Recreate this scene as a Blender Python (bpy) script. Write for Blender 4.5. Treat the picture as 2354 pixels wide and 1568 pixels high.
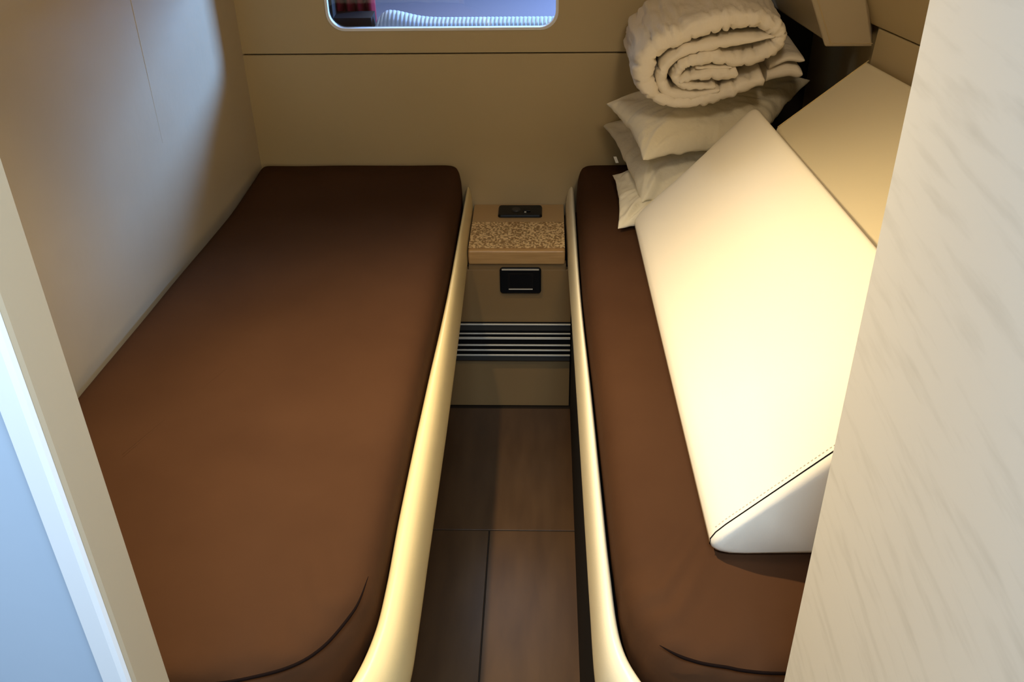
import bpy, bmesh, math, random
from mathutils import Vector, Matrix, noise
random.seed(4)
S = bpy.context.scene
COL = S.collection
for o in list(bpy.data.objects): bpy.data.objects.remove(o)

# ------------------------------------------------------------------ camera
F = 2250.0; H = 1.8                                  # focal length in pixels (2354 wide), eye height
def nrm(v): return v.normalized()
_dy = nrm(Vector((82, 1484, -F)))
_dz = Vector((-63, 3426, F)); _dz = nrm(_dz - _dy * _dz.dot(_dy))
_dx = _dy.cross(_dz)
R = Matrix((_dx, _dy, _dz))                          # camera -> world
EYE = Vector((0, 0, H))
cd = bpy.data.cameras.new('camera'); cam = bpy.data.objects.new('camera', cd); COL.objects.link(cam)
cd.sensor_width = 36; cd.lens = F / 2354 * 36; cd.clip_start = 0.02
M4 = R.to_4x4(); M4.translation = EYE; cam.matrix_world = M4
S.camera = cam
def ray(px, py): return R @ Vector((px - 1177, 784 - py, -F))
def on_z(px, py, z): r = ray(px, py); return EYE + r * ((z - H) / r.z)
def on_y(px, py, y): r = ray(px, py); return EYE + r * (y / r.y)

# ------------------------------------------------------------------ world, lights, exposure
S.view_settings.view_transform = 'Standard'; S.view_settings.look = 'None'
S.view_settings.gamma = 1; S.view_settings.use_curve_mapping = False
S.view_settings.exposure = 0.0
W = bpy.data.worlds.new('world'); S.world = W; W.use_nodes = True
bg = W.node_tree.nodes['Background']
bg.inputs[0].default_value = (0.75, 0.85, 1.0, 1); bg.inputs[1].default_value = 0.13

def light(name, kind, loc, aim, power, color, **k):
    d = bpy.data.lights.new(name, kind); o = bpy.data.objects.new(name, d); COL.objects.link(o)
    o.location = loc; d.energy = power; d.color = color
    o.rotation_euler = (Vector(aim) - Vector(loc)).to_track_quat('-Z', 'Y').to_euler()
    for a, b in k.items(): setattr(d, a, b)
    return o
# warm ceiling downlight over the left berth
light('downlight', 'SPOT', (-0.42, 1.70, 1.96), (0.04, 0.98, 0.6), 130, (1.0, 0.76, 0.43),
      spot_size=math.radians(114), spot_blend=1.0, shadow_soft_size=0.022)
# daylight coming down the companionway behind the camera
light('companionway_daylight', 'AREA', (0.04, -0.22, 2.55), (0.0, 0.8, 1.0), 50, (0.62, 0.80, 1.0),
      shape='RECTANGLE', size=0.6, size_y=0.5)
# daylight outside the window in the far wall
light('window_daylight', 'AREA', (0.80, 3.42, 1.46), (-0.8, 2.35, 1.05), 105, (0.27, 0.50, 1.0),
      shape='RECTANGLE', size=0.35, size_y=0.35)

# weak warm fill added to brighten the left and far walls, no fitting here
light('warm_fill', 'AREA', (0.30, 1.20, 1.99), (-0.50, 2.4, 0.95), 4.2, (1.0, 0.80, 0.56),
      shape='DISK', size=0.22)
# softer sky light entering by the same window
light('window_skylight', 'AREA', (-.20, 3.30, 1.62), (0.25, 2.1, 0.95), 8, (0.80, 0.88, 1.0),
      shape='RECTANGLE', size=0.7, size_y=0.4)

# ------------------------------------------------------------------ materials
def mat(name, col, rough=0.5, spec=0.5, metal=0.0, bump=None, mix=None, sheen=0, coat=0):
    """bump=(scale, strength, distance[, stretch]); mix=(colour2, scale, detail, lo, hi[, stretch])"""
    m = bpy.data.materials.new(name); m.use_nodes = True; nt = m.node_tree
    b = nt.nodes['Principled BSDF']
    b.inputs['Base Color'].default_value = (*col, 1); b.inputs['Roughness'].default_value = rough
    b.inputs['Specular IOR Level'].default_value = spec; b.inputs['Metallic'].default_value = metal
    if sheen: b.inputs['Sheen Weight'].default_value = sheen; b.inputs['Sheen Roughness'].default_value = .4
    if coat: b.inputs['Coat Weight'].default_value = coat
    tc = nt.nodes.new('ShaderNodeTexCoord')
    def noisy(scale, detail, st):
        mp = nt.nodes.new('ShaderNodeMapping'); mp.inputs['Scale'].default_value = st
        nt.links.new(tc.outputs['Object'], mp.inputs['Vector'])
        n = nt.nodes.new('ShaderNodeTexNoise'); n.inputs['Scale'].default_value = scale; n.inputs['Detail'].default_value = detail
        nt.links.new(mp.outputs[0], n.inputs['Vector']); return n
    if mix:
        c2, sc, de, lo, hi = mix[:5]; st = mix[5] if len(mix) > 5 else (1, 1, 1)
        n = noisy(sc, de, st); r = nt.nodes.new('ShaderNodeValToRGB')
        r.color_ramp.elements[0].position = lo; r.color_ramp.elements[1].position = hi
        r.color_ramp.elements[0].color = (*col, 1); r.color_ramp.elements[1].color = (*c2, 1)
        nt.links.new(n.outputs['Fac'], r.inputs[0]); nt.links.new(r.outputs[0], b.inputs['Base Color'])
    if bump:
        sc, stn, dist = bump[:3]; st = bump[3] if len(bump) > 3 else (1, 1, 1)
        n = noisy(sc, 4, st); bp = nt.nodes.new('ShaderNodeBump')
        bp.inputs['Strength'].default_value = stn; bp.inputs['Distance'].default_value = dist
        nt.links.new(n.outputs['Fac'], bp.inputs['Height']); nt.links.new(bp.outputs[0], b.inputs['Normal'])
    return m
VINYL = mat('beige_wall_vinyl', (.43, .365, .255), .40, .45, bump=(9, .25, .01), mix=((.455, .385, .265), 3, 2, .35, .65))
VINYLF = mat('beige_far_wall_vinyl', (.50, .40, .225), .5, .4, bump=(260, .12, .001), mix=((.52, .415, .235), 3, 2, .35, .65))
LEATHER = mat('cream_leather', (.78, .63, .33), .36, .5, bump=(420, .22, .0008))
LEATHERW = mat('ivory_leather', (.86, .77, .55), .34, .5, bump=(300, .18, .0008))
BROWN = mat('brown_cotton', (.054, .0245, .0118), .85, .10, bump=(26, .20, .006), mix=((.063, .029, .0138), 5, 3, .3, .7))
PIPE = mat('dark_brown_piping', (.010, .006, .005), .9, .0)
COTTON = mat('white_cotton', (.90, .83, .70), .8, .2, sheen=.1, bump=(14, .5, .02))
COTTON2 = mat('white_pillow_cotton', (.86, .79, .60), .8, .2, bump=(17, .6, .012))
BLACK = mat('black_plastic', (.004, .005, .006), .35, .3)
BLACK2 = mat('black_laminate', (.008, .007, .007), .7, .2)
CHROME = mat('brushed_chrome', (.80, .76, .64), .35, .6, metal=.25)
ALU = mat('dark_aluminium', (.045, .043, .038), .45, .4)
BROWN.node_tree.nodes['Principled BSDF'].inputs['Specular Tint'].default_value = (1, .60, .36, 1)
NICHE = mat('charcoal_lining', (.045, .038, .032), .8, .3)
WOODE = mat('honey_wood_edge', (.56, .34, .14), .35, .5, mix=((.46, .27, .10), 12, 5, .35, .7, (1, 8, 14)))
WOODT = mat('tan_laminate_top', (.50, .33, .15), .4, .5)
CORK = mat('speckled_cork', (.36, .21, .08), .75, .3, mix=((.88, .64, .32), 170, 2, .44, .57), bump=(170, .8, .003))
PANEL = mat('brown_laminate_panel', (.31, .19, .078), .4, .45)
FLOORM = mat('brown_floorboard', (.064, .033, .015), .32, .4, mix=((.092, .049, .022), 4, 6, .3, .75, (6, 1.2, 1)), bump=(30, .06, .002))
GAP = mat('floor_joint', (.02, .013, .008), .6, .3)
DOORM = mat('pale_wood_laminate', (.72, .70, .64), .45, .3, mix=((.61, .59, .53), 4.2, 6, .50, .80, (1, 2.2, 16)))
JAMB = mat('cream_gloss_paint', (.56, .47, .33), .45, .4)
JAMBW = mat('white_gloss_trim', (.92, .94, .96), .3, .5)
WALLW = mat('pale_grey_panel', (.56, .68, .82), .45, .4, bump=(3, .2, .01))
CEIL = mat('cream_ceiling', (.62, .55, .42), .6, .3)
WINF = mat('white_window_frame', (.85, .87, .9), .25, .6)
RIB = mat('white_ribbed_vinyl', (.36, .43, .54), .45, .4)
RED = mat('maroon_fabric', (.30, .012, .03), .6, .3)
OUTW = mat('lilac_grey_moulding', (.13, .115, .14), .7, .2)
TAG = mat('white_label', (.8, .8, .78), .6, .3)
def glass():
    m = bpy.data.materials.new('window_glass'); m.use_nodes = True; nt = m.node_tree
    nt.nodes.remove(nt.nodes['Principled BSDF']); out = nt.nodes['Material Output']
    t = nt.nodes.new('ShaderNodeBsdfTransparent'); t.inputs[0].default_value = (.93, .96, .98, 1)
    g = nt.nodes.new('ShaderNodeBsdfGlossy'); g.inputs['Roughness'].default_value = .02
    x = nt.nodes.new('ShaderNodeMixShader'); x.inputs[0].default_value = .05
    nt.links.new(t.outputs[0], x.inputs[1]); nt.links.new(g.outputs[0], x.inputs[2]); nt.links.new(x.outputs[0], out.inputs[0])
    return m
GLASS = glass()

# ------------------------------------------------------------------ mesh helpers
def obj(name, bm, m, parent=None, smooth=False, angle=None, bevel=0, seg=3, subd=0):
    me = bpy.data.meshes.new(name)
    bmesh.ops.recalc_face_normals(bm, faces=bm.faces)
    bm.to_mesh(me); bm.free(); me.materials.append(m)
    o = bpy.data.objects.new(name, me); COL.objects.link(o)
    if smooth: me.polygons.foreach_set('use_smooth', [True] * len(me.polygons))
    if bevel:
        b = o.modifiers.new('bevel', 'BEVEL'); b.width = bevel; b.segments = seg; b.limit_method = 'ANGLE'; b.angle_limit = math.radians(28)
        me.polygons.foreach_set('use_smooth', [True] * len(me.polygons))
        w = o.modifiers.new('wn', 'WEIGHTED_NORMAL'); w.keep_sharp = False
    if subd:
        s = o.modifiers.new('subd', 'SUBSURF'); s.levels = subd; s.render_levels = subd
    if parent: o.parent = parent; o.matrix_parent_inverse = Matrix.Translation(parent.location).inverted()
    return o
def box(bm, a, b):
    vs = [bm.verts.new((x, y, z)) for z in (a[2], b[2]) for y in (a[1], b[1]) for x in (a[0], b[0])]
    for f in ((0, 1, 3, 2), (4, 6, 7, 5), (0, 4, 5, 1), (1, 5, 7, 3), (3, 7, 6, 2), (2, 6, 4, 0)): bm.faces.new([vs[i] for i in f])
def B(*ab):
    bm = bmesh.new()
    for a, b in ab: box(bm, a, b)
    return bm
def prism(poly, z0, z1, bm=None):
    bm = bm or bmesh.new()
    lo = [bm.verts.new((x, y, z0)) for x, y in poly]; hi = [bm.verts.new((x, y, z1)) for x, y in poly]
    bm.faces.new(lo); bm.faces.new(hi); n = len(poly)
    for i in range(n): bm.faces.new((lo[i], lo[(i + 1) % n], hi[(i + 1) % n], hi[i]))
    return bm
def solid(bot, top, bm=None):                          # two matching loops of 3-D points
    bm = bm or bmesh.new()
    lo = [bm.verts.new(p) for p in bot]; hi = [bm.verts.new(p) for p in top]; n = len(lo)
    bm.faces.new(lo); bm.faces.new(hi)
    for i in range(n): bm.faces.new((lo[i], lo[(i + 1) % n], hi[(i + 1) % n], hi[i]))
    return bm
def spline(pts, n):                                    # Catmull-Rom through points of any dimension
    out = []; P = [tuple(p) for p in pts]; P = [P[0]] + P + [P[-1]]
    segs = len(P) - 3
    for i in range(n):
        t = i / (n - 1) * segs; k = min(int(t), segs - 1); u = t - k
        a, b, c, d = P[k:k + 4]
        out.append([.5 * (2 * b[j] + (c[j] - a[j]) * u + (2 * a[j] - 5 * b[j] + 4 * c[j] - d[j]) * u * u + (3 * b[j] - a[j] - 3 * c[j] + d[j]) * u ** 3) for j in range(len(b))])
    return out
def tube(pts, r, n=8, bm=None):
    bm = bm or bmesh.new(); P = [Vector(p) for p in pts]; rings = []
    for i, p in enumerate(P):
        t = (P[min(i + 1, len(P) - 1)] - P[max(i - 1, 0)]).normalized()
        u = t.cross(Vector((0, 0, 1)));
        if u.length < 1e-3: u = t.cross(Vector((0, 1, 0)))
        u.normalize(); v = t.cross(u); rr = r[i] if isinstance(r, list) else r
        rings.append([bm.verts.new(p + (u * math.cos(a) + v * math.sin(a)) * rr) for a in [2 * math.pi * k / n for k in range(n)]])
    for a, b in zip(rings, rings[1:]):
        for k in range(n): bm.faces.new((a[k], a[(k + 1) % n], b[(k + 1) % n], b[k]))
    bm.faces.new(rings[0]); bm.faces.new(rings[-1]); return bm
def rrect(x0, x1, z0, z1, r, n=8):
    pts = []
    for cx, cz, a0 in ((x1 - r, z0 + r, -90), (x1 - r, z1 - r, 0), (x0 + r, z1 - r, 90), (x0 + r, z0 + r, 180)):
        for k in range(n + 1):
            a = math.radians(a0 + 90 * k / n); pts.append((cx + r * math.cos(a), cz + r * math.sin(a)))
    return pts
def plate_y(poly, y0, y1, bm=None):                    # polygon in x-z extruded along y
    return solid([(x, y0, z) for x, z in poly], [(x, y1, z) for x, z in poly], bm)
def ring_y(outer, inner, y0, y1):                      # frame between two loops of the same length
    bm = bmesh.new(); n = len(outer)
    v = [[bm.verts.new((x, y, z)) for x, z in L] for L, y in ((outer, y0), (inner, y0), (inner, y1), (outer, y1))]
    for a in range(4):
        for i in range(n):
            A, C = v[a], v[(a + 1) % 4]; bm.faces.new((A[i], A[(i + 1) % n], C[(i + 1) % n], C[i]))
    return bm
def empty(name, loc): o = bpy.data.objects.new(name, None); COL.objects.link(o); o.location = loc; o.empty_display_size = .05; return o
def tag(o, label, cat, group=None):
    o['label'] = label; o['category'] = cat
    if group: o['group'] = group
    return o
def struct(o): o['kind'] = 'structure'; return o
def nz(p, s=1.0, off=0.0): return noise.noise(Vector(p) * s + Vector((off, off * 1.7, off * .3)))

# ------------------------------------------------------------------ setting
DW = 2.653; DP = 2.364; ZM = .670
def hullx(y): return -.833 + .0998 * (y - DW)          # left hull line
# floor: boards with joints
struct(obj('floor', B(((-1.3, -1.4, -.06), (1.5, 2.7, -.003))), GAP))
fs = on_z(1125, 1219, 0); jx = fs.x; jy = fs.y
bm = B(((-1.25, jy + .002, -.02), (.55, 2.36, 0)), ((-1.25, -1.3, -.02), (jx - .0015, jy - .0015, 0)), ((jx + .0015, -1.3, -.02), (1.4, jy - .0015, 0)))
o = struct(obj('floor_boards', bm, FLOORM, bevel=.001, seg=1)); o.name = 'floor_panels'
# left hull lining
d = .04
bm = prism([(hullx(.56), .56), (hullx(2.70), 2.70), (hullx(2.70) - d, 2.70), (hullx(.56) - d, .56)], 0, 2.06)
wl = struct(obj('wall_left', bm, VINYL))
s1 = [Vector((hullx(y) + .0005, y, z)) for y, z in []]
def onhull(px, py):
    r = ray(px, py); t = (-.833 - .0998 * DW) / (r.x - .0998 * r.y); return EYE + r * t
a = onhull(300, 0); b = onhull(345, 200); top = a + (a - b) * 3; bot = b + (b - a) * .7
pts = [top.lerp(bot, i / 20) for i in range(21)]
sm = obj('seam', tube([p for p in pts], [.0014 if i < 12 else .0014 * (21 - i) / 9 for i in range(21)], 6), VINYLF, wl, smooth=True)
# far bulkhead: lower padded panel, upper panel with the window opening, dark joint between
ZS = .989
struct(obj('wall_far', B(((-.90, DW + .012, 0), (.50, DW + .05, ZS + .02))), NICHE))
struct(obj('trim_1', B(((-.86, DW, .50), (.46, DW + .012, ZS - .0022))), VINYLF, bevel=.0035)).name = 'trim_1'
WX0, WX1, WZ0, WZ1 = -.586, .028, 1.056, 1.32
hole = rrect(WX0, WX1, WZ0, WZ1, .045)
bm = bmesh.new()
def loop(pts, y):
    vs = [bm.verts.new((x, y, z)) for x, z in pts]; return [bm.edges.new((vs[i], vs[(i + 1) % len(vs)])) for i in range(len(vs))]
e = loop([(-.90, ZS + .0022), (.46, ZS + .0022), (.46, 2.06), (-.90, 2.06)], DW) + loop(hole, DW)
bmesh.ops.triangle_fill(bm, edges=e, use_beauty=True)
ex = bmesh.ops.extrude_face_region(bm, geom=list(bm.faces))
for v in [g for g in ex['geom'] if isinstance(g, bmesh.types.BMVert)]: v.co.y += .014
struct(obj('trim_2', bm, VINYLF))
# window
win = struct(empty('window_1', (0, DW, WZ0)))
obj('window_frame', ring_y(rrect(WX0 - .004, WX1 + .004, WZ0 - .004, WZ1 + .004, .048), rrect(WX0 + .003, WX1 - .003, WZ0 + .003, WZ1 - .003, .043), DW - .003, DW + .012), WINF, win)
obj('window_pane', plate_y(rrect(WX0 + .003, WX1 - .003, WZ0 + .003, WZ1 - .003, .043), DW + .005, DW + .009), GLASS, win)
# recess to the right of the far bulkhead
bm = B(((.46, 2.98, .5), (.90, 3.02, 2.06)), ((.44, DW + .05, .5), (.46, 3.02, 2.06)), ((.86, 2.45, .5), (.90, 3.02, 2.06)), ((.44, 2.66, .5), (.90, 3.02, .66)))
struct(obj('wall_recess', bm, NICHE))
struct(obj('wall_recess_right', solid([(.772, 2.325, .66), (.800, 3.0, .66), (.84, 3.0, .66), (.84, 2.34, .66)], [(.772, 2.325, 2.06), (.800, 3.0, 2.06), (.84, 3.0, 2.06), (.84, 2.34, 2.06)]), VINYLF))
# right hull lining: lower panel upright, upper panel leaning in
hd = Vector((.333, -.943, 0)); hn = Vector((.943, .333, 0)); W0 = Vector((.762, 2.30, 0))
def wr(t, o, z): p = W0 + hd * t + hn * o; return (p.x, p.y, z)
ZR = 1.152
bm = solid([wr(-.06, 0, .5), wr(1.9, 0, .5), wr(1.9, .04, .5), wr(-.06, .04, .5)], [wr(0, 0, ZR - .003), wr(1.9, 0, ZR - .003), wr(1.9, .04, ZR - .003), wr(.0, .04, ZR - .003)])
struct(obj('wall_right', bm, VINYLF, bevel=.004))
bm = solid([wr(-.03, -.001, ZR), wr(1.9, -.001, ZR), wr(1.9, .05, ZR), wr(-.0, .05, ZR)], [wr(-.03, -.22, ZR + .45), wr(1.9, -.22, ZR + .45), wr(1.9, .05, ZR + .45), wr(-.0, .05, ZR + .45)])
solid([wr(-.03, -.22, ZR + .45), wr(1.9, -.22, ZR + .45), wr(1.9, .05, ZR + .45), wr(-.0, .05, ZR + .45)], [wr(-.0, -.22, 2.06), wr(1.9, -.22, 2.06), wr(1.9, .05, 2.06), wr(-.0, .05, 2.06)], bm)
struct(obj('trim_3', bm, VINYLF, bevel=.004))
struct(obj('ceiling', B(((-1.3, .60, 2.06), (1.5, 3.05, 2.10))), CEIL))
# doorway: left casing and the panel beside it
JY = .60
jin = JY * -.363 / .6
struct(obj('trim_4', prism([(-.3870, .640), (-.3870, .588), (-.3885, .5835), (-.3915, .5808), (-.3960, .5795), (-.4085, .5790), (-.4085, .640)], 0, 2.06), JAMB)).name = 'trim_4'
struct(obj('trim_5', solid([(-.3878, .5815, 0), (-.3895, .5775, 0), (-.3935, .5752, 0), (-.4095, .5735, 0), (-.4095, .5780, 0), (-.3960, .5785, 0), (-.3905, .5806, 0)],
                           [(-.3878, .5815, 2.06), (-.3895, .5775, 2.06), (-.3935, .5752, 2.06), (-.4095, .5735, 2.06), (-.4095, .5780, 2.06), (-.3960, .5785, 2.06), (-.3905, .5806, 2.06)]), JAMBW))
struct(obj('wall_near', B(((-1.35, .592, 0), (-.4090, .64, 2.06))), WALLW))
struct(obj('wall_near_right', B(((.345, .70, 0), (1.6, .74, 2.06))), JAMB))
struct(obj('light_cutoff_header', B(((-1.35, .60, 1.84), (1.6, .64, 2.08))), JAMB))  # unseen beam, added to cut the companionway daylight off the far end
# door leaf on the right, standing open along the corridor
dr = struct(empty('door_1', (.30, .45, 0)))
obj('door_panel', B(((.3005, .08, .01), (.325, .799, 2.04))), DOORM, dr, bevel=.0012, seg=2)
obj('door_edge', B(((.3015, .799, .01), (.324, .8005, 2.04))), JAMB, dr)

# ------------------------------------------------------------------ berths
def rail(name, A, Bp, side, parent, m, n=150):
    """A = inner lower line (z .48), Bp = line where the rail meets the mattress (z .60)"""
    bm = bmesh.new(); a = spline(A, n); b = spline(Bp, n); rings = []
    for i in range(n):
        pa = Vector((*a[i], 0)); pb = Vector((*b[i], 0)); u = pb - pa; w = u.length
        sec = [(0, .480), (-.01, .500), (.02, .528), (.09, .556), (.20, .580), (.36, .596), (.55, .604), (.75, .606), (.95, .600), (1.03, .588), (1.06, .56), (1.06, .500), (1.0, .482), (.5, .478)]
        rings.append([bm.verts.new((pa + u * s) + Vector((0, 0, z + .0012 * nz((pa.x * 3, pa.y * 9, s), 1)))) for s, z in sec])
    for p, q in zip(rings, rings[1:]):
        for k in range(len(p)): bm.faces.new((p[k], p[(k + 1) % len(p)], q[(k + 1) % len(p)], q[k]))
    bm.faces.new(rings[0]); bm.faces.new(rings[-1])
    return obj(name, bm, m, parent, smooth=True, subd=1)
def resample(poly, step):
    out = []; n = len(poly)
    for i in range(n):
        a = Vector(poly[i]); b = Vector(poly[(i + 1) % n]); k = max(1, round((b - a).length / step))
        for j in range(k): out.append(a.lerp(b, j / k))
    return out
def smooth_loop(L, it, keep=()):
    for _ in range(it):
        L = [(L[i - 1] + L[i] * 2 + L[(i + 1) % len(L)]) / 4 for i in range(len(L))]
    return L
def mattress(name, poly, seed, wr_y):
    L = smooth_loop(resample(poly, .012), 6); n = len(L)
    area = sum(L[i].x * L[(i + 1) % n].y - L[(i + 1) % n].x * L[i].y for i in range(n))
    if area < 0: L.reverse()
    nm = []
    for i in range(n):
        t = (L[(i + 1) % n] - L[i - 1]).normalized(); nm.append(Vector((-t.y, t.x)))   # inward
    for _ in range(8): nm = [((nm[i - 1] + nm[i] * 2 + nm[(i + 1) % n]) / 4).normalized() for i in range(n)]
    c = sum(L, Vector((0, 0))) / n
    fk = lambda p: 1 - .78 * min(1, max(0, (p.y - 2.35) / .28))
    bm = bmesh.new(); rings = []
    for off, z in ((.020, .522), (.004, .530), (0, .56), (-.001, .60), (.004, .628), (.012, .646), (.023, .658), (.037, .666), (.058, .670)):
        rings.append([(L[i] + nm[i] * off * fk(L[i]), z + (1 - fk(L[i])) * .012 * (z > .6) * (.671 - z) / .07) for i in range(n)])
    base = [L[i] + nm[i] * .058 * fk(L[i]) for i in range(n)]
    for f, dz in ((.08, 0), (.16, 0), (.26, 0), (.38, 0), (.52, 0), (.68, 0), (.85, 0)):
        rings.append([(base[i].lerp(c, f), .671 + dz) for i in range(n)])
    V = []
    for k, rg in enumerate(rings):
        row = []
        for i, (p, z) in enumerate(rg):
            near = max(0, 1 - max(0, p.y - wr_y) / .32)
            dz = .0035 * nz((p.x * 5, p.y * 3, seed)) * (k > 5)
            dz += near * .011 * nz((p.x * 9 + p.y * 14, p.y * 30 - p.x * 8, seed + 4)) * (k > 3)
            dd = near * .005 * nz((p.x * 30, p.y * 30, z * 30 + seed)) if k < 7 else 0
            q = p + nm[i] * dd
            row.append(bm.verts.new((q.x, q.y, z + dz)))
        V.append(row)
    for a, b in zip(V, V[1:]):
        for i in range(n): bm.faces.new((a[i], a[(i + 1) % n], b[(i + 1) % n], b[i]))
    bm.faces.new(V[0]); cv = bm.verts.new((c.x, c.y, .671))
    for i in range(n): bm.faces.new((V[-1][i], V[-1][(i + 1) % n], cv))
    return obj(name, bm, BROWN, None, smooth=True)

# left berth
bl = tag(empty('berth', (-.55, 1.7, 0)), 'left built-in berth with padded cream leather edge rail beneath a brown mattress', 'berth')
A = [(-.215, 2.64), (-.215, 2.36), (-.211, 2.0), (-.209, 1.635), (-.210, 1.29), (-.210, 1.10), (-.212, 1.0), (-.222, .92), (-.250, .852), (-.30, .810), (-.38, .788), (-.60, .783), (-.99, .783)]
Bq = [(-.232, 2.64), (-.234, 2.36), (-.237, 2.0), (-.248, 1.635), (-.256, 1.29), (-.257, 1.10), (-.263, 1.0), (-.284, .915), (-.315, .872), (-.36, .846), (-.42, .833), (-.60, .830), (-.99, .830)]
rail('edge_rail', A, Bq, -1, bl, LEATHER)
obj('plinth', prism([(-.302, 2.64), (-.302, 1.0), (-.34, .93), (-.44, .89), (-1.0, .88), (hullx(2.64) + .003, 2.64)], 0, .472), BLACK2, bl)
obj('platform', prism([(-.240, 2.64), (-.262, 1.0), (-.33, .87), (-.40, .845), (-1.0, .84), (hullx(2.64) + .003, 2.64)], .4725, .518), BLACK2, bl)
PL = [(-.830, 2.646), (-.262, 2.646), (-.242, 2.625), (-.2385, 2.5), (-.2415, 2.1), (-.2500, 1.79), (-.2590, 1.486), (-.2625, 1.19), (-.266, 1.04), (-.290, .95), (-.33, .890), (-.39, .856), (-.50, .842), (-.990, .842), (hullx(1.0) + .004, 1.0)]
ml = mattress('mattress', PL, 1.3, .86); tag(ml, 'long brown fitted mattress on the left berth with nothing lying on it', 'mattress')
# right berth
br = tag(empty('berth', (.6, 1.7, 0)), 'right built-in berth with padded cream edge rail, under the white bolster', 'berth')
A = [(.057, 2.64), (.061, 2.36), (.067, 2.0), (.072, 1.638), (.076, 1.317), (.078, 1.15), (.081, 1.0), (.092, .925), (.118, .872), (.165, .838), (.24, .825), (.50, .822), (1.20, .822)]
Bq = [(.083, 2.64), (.083, 2.36), (.086, 2.0), (.096, 1.638), (.1035, 1.317), (.108, 1.15), (.117, 1.0), (.143, .925), (.172, .892), (.21, .876), (.27, .868), (.50, .866), (1.20, .866)]
rail('edge_rail', A, Bq, 1, br, LEATHERW)
obj('plinth', prism([(.0745, 2.64), (.0790, 1.3), (.0840, .98), (.14, .89), (.25, .876), (1.20, .876), (.745, 2.30), (.745, 2.64)], 0, .518), BLACK2, br)
PR = [(.086, 2.5), (.090, 2.62), (.112, 2.646), (.738, 2.646), (.745, 2.30), (1.225, .88), (.31, .880), (.225, .886), (.185, .900), (.150, .936), (.123, 1.01), (.1145, 1.15), (.110, 1.317), (.102, 1.638), (.090, 2.0)]
mr = mattress('mattress', PR, 6.1, .90); tag(mr, 'brown fitted mattress on the right berth, under the bolsters and pillows', 'mattress')
# piping seams round the foot ends
def seam(path, z, parent, name='piping', r=.0026):
    pts = spline(path, 60)
    P = [(p[0], p[1], z + .004 * nz((p[0] * 14, p[1] * 14, 2))) for p in pts]
    return obj(name, tube(P, [r * min(1, .15 + i / 12) * min(1, .15 + (59 - i) / 12) for i in range(60)], 6), PIPE, parent, smooth=True)
seam([(-.273, 1.06), (-.284, .992), (-.315, .930), (-.360, .888), (-.42, .866), (-.52, .852), (-.75, .850), (-.98, .850)], .662, ml)
seam([(.165, .935), (.20, .912), (.25, .898), (.32, .889), (.6, .887), (1.0, .888)], .664, mr)

# ------------------------------------------------------------------ small cabinet between the berths
cb = tag(empty('bedside_cabinet', (-.075, 2.5, 0)), 'low brown built-in cabinet with a cork topped shelf between the berths', 'cabinet')
ZT = on_y(1190, 577, DP).z
obj('front_panel', B(((-.300, DP + .010, .0005), (.0725, DP + .03, .471)), ((-.213, DP + .010, .4705), (.0570, DP + .03, ZT - .045))), PANEL, cb, bevel=.001, seg=1)
obj('shelf_top', B(((-.2125, DP, ZT - .044), (.0535, DW - .001, ZT))), WOODE, cb, bevel=.006)
yb = on_z(1190, 512, ZT).y; yf = on_z(1190, 571, ZT).y
obj('rear_ledge', B(((-.2115, yb, ZT + .0003), (.0530, DW - .002, ZT + .0025))), WOODT, cb, bevel=.0008, seg=1)
obj('cork_inlay', B(((-.2115, yf, ZT + .0003), (.0530, yb - .001, ZT + .0030))), CORK, cb, bevel=.0008, seg=1)
# switch module lying on the rear ledge
p0 = on_z(1144, 503, ZT); p1 = on_z(1247, 478, ZT)
sw = tag(empty('switch_module', ((p0.x + p1.x) / 2, (p0.y + p1.y) / 2, ZT + .0025)), 'flat black switch module with rounded corners on the ledge against the far wall', 'switch')
bm = solid([(x, y, ZT + .003) for x, y in rrect(p0.x, p1.x, p0.y, p1.y, .010)], [(x, y, ZT + .011) for x, y in rrect(p0.x + .003, p1.x - .003, p0.y + .003, p1.y - .003, .008)])
obj('cover_plate', bm, BLACK, sw, bevel=.0015, seg=2)
cx, cy = (p0.x + p1.x) / 2, (p0.y + p1.y) / 2
def disc(c, r, z0, z1, n=24): return solid([(c[0] + r * math.cos(k * math.tau / n), c[1] + r * math.sin(k * math.tau / n), z0) for k in range(n)], [(c[0] + r * .9 * math.cos(k * math.tau / n), c[1] + r * .9 * math.sin(k * math.tau / n), z1) for k in range(n)])
obj('socket_ring', disc((cx - .012, cy), .013, ZT + .0108, ZT + .0145), ALU, sw)
obj('rocker', B(((cx + .008, cy - .012, ZT + .0108), (cx + .030, cy + .014, ZT + .0145))), BLACK, sw, bevel=.002)
obj('indicator', B(((cx + .012, cy - .0175, ZT + .0108), (cx + .018, cy - .0155, ZT + .0135))), CHROME, sw)
# power socket on the front panel
q0 = on_y(1150, 673, DP + .005); q1 = on_y(1244, 615, DP + .005); YF = DP + .010
so = tag(empty('power_socket', ((q0.x + q1.x) / 2, YF, (q0.z + q1.z) / 2)), 'black square-shouldered power socket with chrome strips on the cabinet front', 'socket')
bm = plate_y(rrect(q0.x, q1.x, q0.z, q1.z, .009), YF - .0005, YF - .010)
obj('cover_plate', bm, BLACK, so, bevel=.003)
i0 = on_y(1168, 664, YF - .01); i1 = on_y(1226, 627, YF - .01)
obj('socket_insert', ring_y(rrect(i0.x, i1.x, i0.z, i1.z, .002, 3), rrect(i0.x + .006, i1.x - .006, i0.z + .006, i1.z - .006, .002, 3), YF - .0098, YF - .0125), BLACK2, so)
obj('socket_shutter', B(((i0.x + .005, YF - .0112, i0.z + .005), (i1.x - .005, YF - .0095, i1.z - .005))), BLACK, so)
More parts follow.
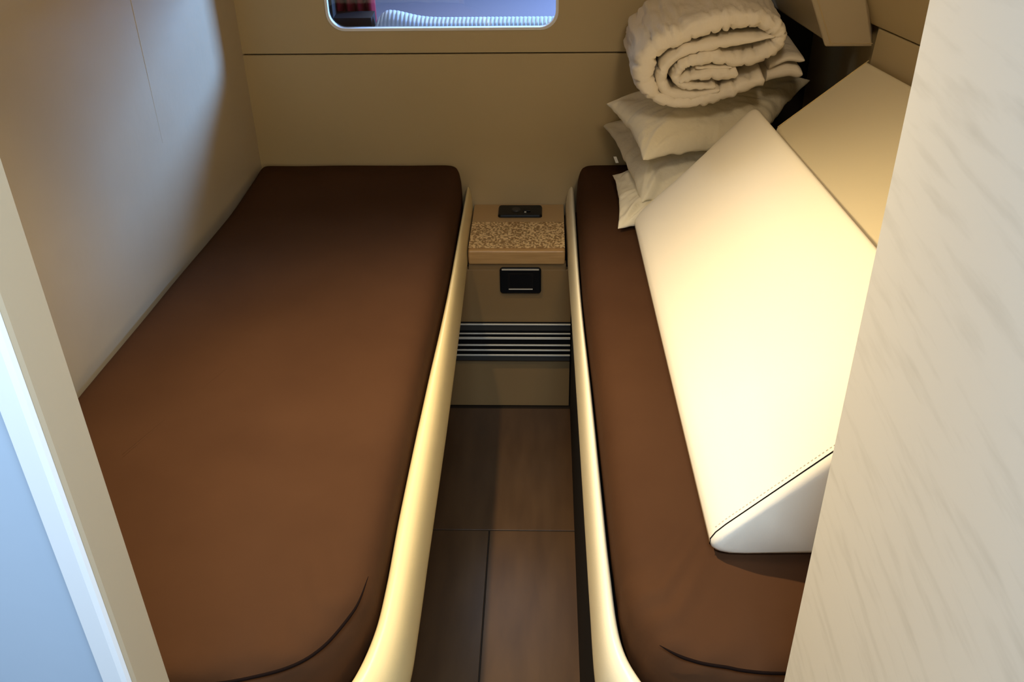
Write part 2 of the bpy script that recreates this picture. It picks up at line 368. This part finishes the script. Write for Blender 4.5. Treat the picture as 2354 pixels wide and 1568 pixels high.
obj('chrome_strip', B(((q0.x + .006, YF - .0118, q1.z - .0055), (q1.x - .006, YF - .0098, q1.z - .0025))), CHROME, so)
obj('chrome_strip', B(((i0.x + .002, YF - .0142, i0.z - .0005), (i1.x - .002, YF - .0124, i0.z + .0020))), CHROME, so)
# air grille
v0 = on_y(1190, 828, DP + .005).z; v1 = on_y(1190, 742, DP + .005).z
gr = tag(empty('air_grille', (-.08, YF, v0)), 'metal air grille with horizontal bars low on the cabinet front', 'vent')
gx0, gx1 = -.299, .0722
obj('backing', B(((gx0, YF - .002, v0), (gx1, YF - .0004, v1))), BLACK2, gr)
def zrow(py): return on_y(1190, py, DP).z
obj('frame', B(((gx0, YF - .014, zrow(759)), (gx1, YF - .002, zrow(746))), ((gx0, YF - .014, zrow(828)), (gx1, YF - .002, zrow(817)))), ALU, gr, bevel=.0015, seg=2)
for py, h in ((744, 2.6), (765, 2.2), (775.5, 4.2), (791.5, 2.8), (803, 2.6), (814.5, 2.6)):
    obj('slat', B(((gx0, YF - .017, zrow(py + h / 2)), (gx1, YF - .0125, zrow(py - h / 2)))), CHROME, gr, bevel=.0005, seg=1)

# ------------------------------------------------------------------ overhead locker in the far right corner
lk = tag(empty('overhead_locker', (.68, 2.45, 1.11)), 'padded beige overhead locker hanging in the far right corner above the bedding', 'locker')
lo = [(.646, 2.30, 1.110), (.752, 2.30, 1.110), (.80, 2.66, 1.110), (.578, 2.70, 1.110)]
hi = [(.470, 2.30, 1.50), (.64, 2.30, 1.50), (.80, 2.66, 1.50), (.40, 2.70, 1.50)]
obj('body', solid([(.655, 2.308, 1.112), (.760, 2.308, 1.112), (.80, 2.64, 1.112), (.585, 2.645, 1.112)], [(.485, 2.308, 1.50), (.650, 2.308, 1.50), (.80, 2.64, 1.50), (.46, 2.645, 1.50)]), VINYL, lk, bevel=.010)
obj('front_panel', solid([(.648, 2.296, 1.108), (.757, 2.296, 1.108), (.757, 2.307, 1.108), (.648, 2.307, 1.108)], [(.472, 2.296, 1.50), (.635, 2.296, 1.50), (.635, 2.307, 1.50), (.472, 2.307, 1.50)]), VINYL, lk, bevel=.005)
obj('seam', tube([(.660, 2.2952, 1.114), (.484, 2.2952, 1.498)], .0013, 6), VINYLF, lk)
obj('seam', tube([(.655, 2.2952, 1.116), (.755, 2.2952, 1.116)], .0010, 6), VINYLF, lk)

# ------------------------------------------------------------------ bolsters
def wedge(name, bot, top, m, label, bev, seams, cat='bolster'):
    r = tag(empty(name, sum((Vector(p) for p in bot), Vector()) / len(bot)), label, cat)
    obj('cover', solid(bot, top), m, r, bevel=bev, seg=6)
    for k, s in enumerate(seams):
        obj('seam', tube(s, .0013, 6), PIPE if k == 0 else m, r, smooth=True)
    return r
z0 = ZM + .005
A0 = (.199, 2.234); P0 = (.238, 1.097)
b1bot = [(.197, 2.236, z0), (.240, 1.093, z0), (.600, 1.100, z0), (.505, 2.230, z0)]
b1top = [(.205, 2.236, z0 + .010), (.248, 1.093, z0 + .010), (.600, 1.100, 1.055), (.494, 2.228, 1.004)]
LEB = mat('white_leather', (.87, .81, .68), .38, .5, bump=(360, .15, .0008))
# front cushion: an end face with its own seam; rounded cross-section built by loft
def bolster1():
    bm = bmesh.new(); n = 44
    far = [Vector(p) for p in ((.190, 2.236, z0), (.505, 2.232, z0), (.494, 2.230, 1.006))]
    near = [Vector(p) for p in ((.227, 1.096, z0), (.590, 1.10, z0), (.590, 1.10, 1.050))]
    def sec(T, r):
        # rounded triangle, corners toe / back / ridge
        pts = []; rad = (r * .95, .015, r * .45)
        for i in range(3):
            p, a, b = T[i], T[i - 1], T[(i + 1) % 3]
            da = (a - p).normalized(); db = (b - p).normalized(); q0 = p + da * rad[i] * 1.6; q1 = p + db * rad[i] * 1.6
            for k in range(7):
                u = k / 6; pts.append(q0 * (1 - u) ** 2 + p * 2 * u * (1 - u) + q1 * u * u)
            # subdivide the straight side to the next corner
            p2, a2 = T[(i + 1) % 3], p
            e = p2 + (p - p2).normalized() * rad[(i + 1) % 3] * 1.6
            for k in range(1, 10): pts.append(q1.lerp(e, k / 10))
        return pts
    rings = []; last = None
    ts = [0, .006, .016, .03] + [.05 + .9 * i / 24 for i in range(25)] + [.975, .985, .992, .997, 1]
    ins = {0: .018, 1: .008, 2: .002, 3: 0}
    m = len(ts)
    for i, t in enumerate(ts):
        T = [f.lerp(g, t) for f, g in zip(far, near)]
        c = (T[0] + T[1] + T[2]) / 3
        k = i if i < 4 else (m - 1 - i if m - 1 - i < 4 else 3); s = ins.get(k, 0)
        pts = sec(T, .05)
        L = [p + (c - p).normalized() * s for p in pts]
        bulge = .010 * math.sin(math.pi * min(1, max(0, t)))
        rings.append([bm.verts.new(p + Vector((-.7, 0, .7)) * bulge * math.sin(math.pi * min(1, max(0, (p.z - z0) / .36)))) for p in L])
    for a, b in zip(rings, rings[1:]):
        for k in range(len(a)): bm.faces.new((a[k], a[(k + 1) % len(a)], b[(k + 1) % len(a)], b[k]))
    bm.faces.new(rings[0]); bm.faces.new(rings[-1])
    seamline = [v.co.copy() for v in rings[-4]]
    return bm, seamline
bm, sl = bolster1()
b1 = tag(empty('bolster', (.4, 1.66, z0)), 'big cream-white leather wedge bolster lying brightly lit along the right mattress', 'bolster')
obj('cover', bm, LEB, b1, smooth=True)
tube_pts = sl + [sl[0]]
obj('end_seam', tube([p + Vector((0, -.0012, 0)) for p in tube_pts], .0011, 6), PIPE, b1, smooth=True)
# dashed stitches beside the end seam, on the sloping face
bm = bmesh.new(); face = [p for p in sl if p.x < .56 and p.z > z0 + .03]
face.sort(key=lambda p: p.x)
for a, b in zip(face, face[1:]):
    L = (b - a).length; k = max(1, int(L / .006)); u = (b - a).normalized()
    for j in range(k):
        c = a + u * (j + .2) * L / k + Vector((-.0006, .0075, .0012)); tube([c, c + u * .0035], .0004, 5, bm)
obj('stitching', bm, VINYL, b1)
# rear bolster, turned along the hull
def pz(x, y): return .935 + .66 * ((x - .54) * .943 + (y - 2.24) * .333)
c2 = [(.545, 2.242), (.640, 1.12), (1.135, 1.12), (.748, 2.300)]
bm = bmesh.new()
bot2 = [(x, y, z0) for x, y in c2]; top2 = [(x, y, pz(x, y)) for x, y in c2]
b2 = tag(empty('bolster', (.75, 1.7, z0)), 'yellowish cream leather bolster leaning along the right wall behind the white one', 'bolster')
obj('cover', solid(bot2, top2), LEATHERW, b2, bevel=.012, seg=5)
q = on_z(2001, 453, .90)
e0 = Vector((.545, 2.242, pz(.545, 2.242))); e1 = Vector((.748, 2.3, pz(.748, 2.3)))
obj('end_seam', tube([e0.lerp(e1, i / 12) + Vector((.003, -.012, .0005)) for i in range(13)], .0012, 6), LEATHER, b2, smooth=True)

# ------------------------------------------------------------------ pillows and duvet
def ridge(p, s=1.0, off=0.0, k=5.0): return max(0, 1 - abs(nz(p, s, off)) * k) ** 2
def pillow(name, cs, t, seed, label, m=COTTON2, n=44, wr=.010, droop=0):
    """cs = four corners (far-left, near-left, near-right, far-right) as 3-D points, t = plumpness"""
    FL, NL, NR, FR = [Vector(p) for p in cs]; bm = bmesh.new(); g = {}
    for s in (1, -1):
        for i in range(n + 1):
            for j in range(n + 1):
                u = i / n * 2 - 1; v = j / n * 2 - 1
                if s == -1 and (i in (0, n) or j in (0, n)): g[s, i, j] = g[1, i, j]; continue
                pu = u * (1 - .07 * (1 - v * v)); pv = v * (1 - .09 * (1 - u * u))      # sides drawn in, corners stick out
                a = (pu + 1) / 2; b = (pv + 1) / 2
                p = FL.lerp(FR, a).lerp(NL.lerp(NR, a), b)
                h = (max(0, 1 - u ** 4) * max(0, 1 - v ** 4)) ** .55
                h *= 1 - .25 * (u * u + v * v) / 2
                e = max(abs(u), abs(v))
                w = wr * e ** 2 * nz((math.atan2(v, u) * 5, e * 1.2, seed), 1.5) + wr * .7 * nz((u * 2.5, v * 2.5, seed + 3))
                for su in (-1, 1):
                    for sv in (-1, 1):
                        du_, dv_ = su - u, sv - v; dd = math.hypot(du_, dv_)
                        if dd > 1e-6: w += .013 * min(1, dd * 2.2) * math.exp(-(dd / .62) ** 2) * math.sin(math.atan2(dv_, du_) * 10 + seed * su + sv + 2 * nz((u * 2, v * 2, seed)))
                w -= .007 * ridge((math.atan2(v, u) * 1.6, e * .9, seed), 1.6, seed, 6) * e + .004 * ridge((u * 1.7, v * 1.7, seed), 1.5, 3 + seed, 7)
                if t > 0: p = p + Vector((0, 0, s * t * h * (1 if s > 0 else .35) + w * (1 - .3 * e) - droop * max(0, v) ** 2))
                g[s, i, j] = bm.verts.new(p)
    for s in (1, -1):
        for i in range(n):
            for j in range(n):
                q = [g[s, i, j], g[s, i + 1, j], g[s, i + 1, j + 1], g[s, i, j + 1]]
                if s < 0: q.reverse()
                try: bm.faces.new(q)
                except ValueError: pass
    o = obj(name, bm, m, None, smooth=True, subd=1); return tag(o, label, 'pillow')
pA = pillow('pillow', [on_z(1405, 400, .70), on_z(1418, 528, .682), (.47, 2.28, .695), (.50, 2.60, .70)], .034, 2.2,
            'lowest pillow of the pile, its long corner trailing down onto the brown mattress', droop=.0)
pB = pillow('pillow', [on_z(1378, 280, .785), on_z(1474, 468, .715), (.50, 2.30, .768), (.58, 2.60, .785)], .058, 7.7,
            'middle pillow of the pile, sagging over its left edge under the plump pillow')
pC = pillow('pillow', [on_z(1388, 238, .90), on_z(1477, 368, .835), (.53, 2.32, .86), (.715, 2.60, .93)], .062, 4.4,
            'plump white pillow on top of the pile, directly under the rolled duvet')
# rolled duvet, front end facing the doorway
CR = lambda X, Y: on_y(1340 + X / 2.941, Y / 2.941, 2.30)
def ribbon(bm, pts, n, y0, y1, seed, lip=.022):
    """pts = (X, Y, thickness) in the plane of the roll's end"""
    P = []
    for X, Y, t in pts:
        c = CR(X, Y); P.append((c.x, c.z, t * .000368))
    L = spline(P, n)
    T = []
    for i in range(n):
        a = L[max(0, i - 1)]; b = L[min(n - 1, i + 1)]; d = Vector((b[0] - a[0], b[1] - a[1])).normalized(); T.append(Vector((-d.y, d.x)))
    def section(k, shrink, y, out):
        lp = []
        for sgn in (1, -1):
            idx = range(n) if sgn > 0 else range(n - 1, -1, -1)
            for i in idx:
                x, z, t = L[i]; e = min(1, i / 3 + .35, (n - 1 - i) / 3 + .35)
                s_ = i / n * 60 * n / 190
                crease = 1 + (.34 if k < 9 else .2) * nz((s_ * .9, y * 3, seed)) * (1 - .2 * k) + (.16 * math.sin(s_ * 2.3 + seed) * nz((s_, seed, 1)))
                yy = y - y0
                crease -= (.42 if shrink < 1 or yy < .05 else .22) * ridge((s_ * .42 + sgn * 7, yy * 9, seed), 1, seed, 5) + .16 * ridge((s_ * .22, yy * 22, seed), 1, 9 + seed, 6)
                h = t / 2 * shrink * e * crease
                p = Vector((x, z)) + T[i] * sgn * h
                wv = .006 * nz((x * 12, y * 9, z * 12 + seed))
                lp.append((p.x + wv, y + .006 * nz((s_ * .6, seed, 3)) * (k < 6), p.y + wv * .6))
        return lp
    prof = [(.30, 0), (.55, .002), (.78, .007), (.92, .014), (1.0, .024), (1.0, .04)] + [(1.0, .06 + (y1 - y0 - .10) * j / 8) for j in range(9)] + [(.8, y1 - y0 - .01), (.3, y1 - y0)]
    rings = [[bm.verts.new(p) for p in section(k, s, y0 + dy, 0)] for k, (s, dy) in enumerate(prof)]
    m = 2 * n
    for a, b in zip(rings, rings[1:]):
        for i in range(m): bm.faces.new((a[i], a[(i + 1) % m], b[(i + 1) % m], b[i]))
    for rg in (rings[0], rings[-1]):
        for i in range(n - 1): bm.faces.new((rg[i], rg[i + 1], rg[m - 2 - i], rg[m - 1 - i]))
bm = bmesh.new()
OUT = [(1225, 545, 90), (1100, 585, 95), (960, 640, 100), (800, 685, 95), (620, 705, 95), (500, 665, 110), (425, 570, 135), (415, 470, 150), (460, 370, 150), (560, 285, 150), (700, 225, 148), (860, 175, 145), (1020, 140, 140),
       (1170, 135, 130), (1290, 175, 120), (1345, 240, 105), (1310, 320, 105), (1210, 385, 105), (1060, 410, 100), (900, 400, 96), (760, 415, 88), (665, 460, 80), (630, 530, 70), (680, 585, 60), (800, 590, 50), (900, 590, 45)]
ribbon(bm, OUT, 300, 2.30, 2.62, 1.0)
ribbon(bm, [(1290, 258, 30), (1150, 278, 60), (980, 300, 78), (820, 325, 82), (690, 355, 80), (598, 415, 78), (548, 490, 78), (545, 570, 80), (590, 632, 74), (700, 650, 70), (820, 640, 66), (930, 612, 50)], 90, 2.303, 2.60, 5.0)
ribbon(bm, [(655, 555, 40), (720, 530, 74), (830, 512, 92), (950, 508, 98), (1050, 500, 92)], 40, 2.300, 2.60, 9.0)
ribbon(bm, [(760, 470, 18), (900, 462, 24), (1020, 455, 24)], 20, 2.306, 2.60, 3.0)
du = obj('duvet', bm, COTTON, None, smooth=True); tag(du, 'cream duvet rolled up with its spiral end facing out, topmost on the pillows', 'duvet')
# folded blanket poking out to the right behind the roll
def blanket():
    bm = bmesh.new()
    def tongue(path, t, y0, y1, seed):
        n = 26; L = spline([(p.x, p.z) for p in path], n); rings = []
        for j, (s, yy) in enumerate([(.3, 0), (.8, .006), (1, .018)] + [(1, .03 + (y1 - y0 - .05) * k / 5) for k in range(6)] + [(.8, y1 - y0 - .006), (.3, y1 - y0)]):
            up, dn = [], []
            for i, (x, z) in enumerate(L):
                e = min(1, (n - 1 - i) / 4 + .12) ** .6; h = t / 2 * s * e * (1 + .25 * nz((x * 30, yy * 12, seed)))
                up.append(bm.verts.new((x, y0 + yy, z + h))); dn.append(bm.verts.new((x, y0 + yy, z - h)))
            rings.append(up + dn[::-1])
        m = 2 * n
        for a, b in zip(rings, rings[1:]):
            for i in range(m): bm.faces.new((a[i], a[(i + 1) % m], b[(i + 1) % m], b[i]))
        for rg in (rings[0], rings[-1]):
            for i in range(n - 1): bm.faces.new((rg[i], rg[i + 1], rg[m - 2 - i], rg[m - 1 - i]))
    Y = 2.36
    tongue([on_y(1768, 155, Y), on_y(1785, 146, Y), on_y(1815, 136, Y), on_y(1851, 140, Y)], .020, Y, Y + .2, 3)
    tongue([on_y(1762, 178, Y), on_y(1785, 172, Y), on_y(1815, 166, Y), on_y(1846, 172, Y)], .032, Y, Y + .2, 8)
    return bm
tag(obj('folded_blanket', blanket(), COTTON, None, smooth=True, subd=1), 'thin folded blanket whose two rounded ends stick out right of the rolled duvet', 'blanket')
# care label hanging from the pillow pile
c = on_z(1413, 368, .755)
bm = bmesh.new()
P = [Vector((c.x + .0015 * i, c.y + .001 * i, c.z + .010 - .004 * i)) for i in range(6)]
v = [[bm.verts.new(p + Vector((s * .004, -d_, 0))) for p in P] for s in (-1, 1) for d_ in (0, .0008)]
for a, b in ((0, 2), (1, 3), (0, 1), (2, 3)):
    for i in range(5): bm.faces.new((v[a][i], v[a][i + 1], v[b][i + 1], v[b][i]))
obj('care_label', bm, TAG, pB)

# ------------------------------------------------------------------ beyond the window: cockpit seat
ZC = 1.03
def ribbed():
    bm = bmesh.new(); x0, x1 = -.468, .16; n = 900; rings = []; y0 = DW + .024
    zb = on_y(1100, 40, y0 + .055).z; zp = on_y(885, 24, y0 + .055).z - zb
    for i in range(n + 1):
        x = x0 + (x1 - x0) * i / n; k = (x - x0) / (x1 - x0)
        rise = zp * (math.exp(-((k - .06) / .11) ** 2) if k > .06 else 1 - ((.06 - k) / .06) ** 2 * 1.4)
        rb = .0036 * abs(math.sin(math.pi * i / n * 56)) ** .6
        zt = zb + rise; zf = WZ0 - .004 + rise * .25
        rings.append([bm.verts.new(p) for p in ((x, y0 + .004, ZC - .08), (x, y0 + .001 - rb, zf - .012), (x, y0 + .006 - rb * .8, zf + .003 + rb * .3), (x, y0 + .020 - rb * .6, zf * .55 + zt * .45 + rb), (x, y0 + .038, zt * .8 + zf * .2 + rb), (x, y0 + .055, zt + rb * .5), (x, y0 + .068, zt - .012), (x, y0 + .07, ZC - .08))])
    for a, b in zip(rings, rings[1:]):
        for q in range(8): bm.faces.new((a[q], a[(q + 1) % 8], b[(q + 1) % 8], b[q]))
    bm.faces.new(rings[0]); bm.faces.new(rings[-1]); return bm
tag(obj('seat_cushion', ribbed(), RIB, None, smooth=True), 'white ribbed seat cushion seen close behind the window glass', 'cushion')
bm = bmesh.new()
tp = [(-.66 + .18 * i / 30, DW + .125 + .012 * math.sin(i * 1.3), 0) for i in range(31)]
fr = [bm.verts.new((x, y, 1.035)) for x, y, _ in tp]; to = [bm.verts.new((x, y, 1.5)) for x, y, _ in tp]
fb = [bm.verts.new((x, y + .015, 1.035)) for x, y, _ in tp]; tb = [bm.verts.new((x, y + .015, 1.5)) for x, y, _ in tp]
for i in range(30):
    for a, b in ((fr, to), (fb, tb), (fr, fb), (to, tb)): bm.faces.new((a[i], a[i + 1], b[i + 1], b[i]))
bm.faces.new((fr[0], to[0], tb[0], fb[0])); bm.faces.new((fr[-1], to[-1], tb[-1], fb[-1]))
tag(obj('red_curtain', bm, RED, None, smooth=True), 'dark red pleated curtain behind the left end of the window', 'curtain')
struct(obj('wall_cockpit', B(((-1.2, 3.9, .6), (1.4, 3.95, 1.7)), ((-1.2, 2.76, .90), (.43, 3.95, .94))), OUTW))
struct(obj('trim_6', B(((-.70, DW + .030, .96), (-.475, DW + .10, 1.078)), ((-.70, DW + .030, 1.07), (-.578, DW + .08, 1.45))), BLACK2))
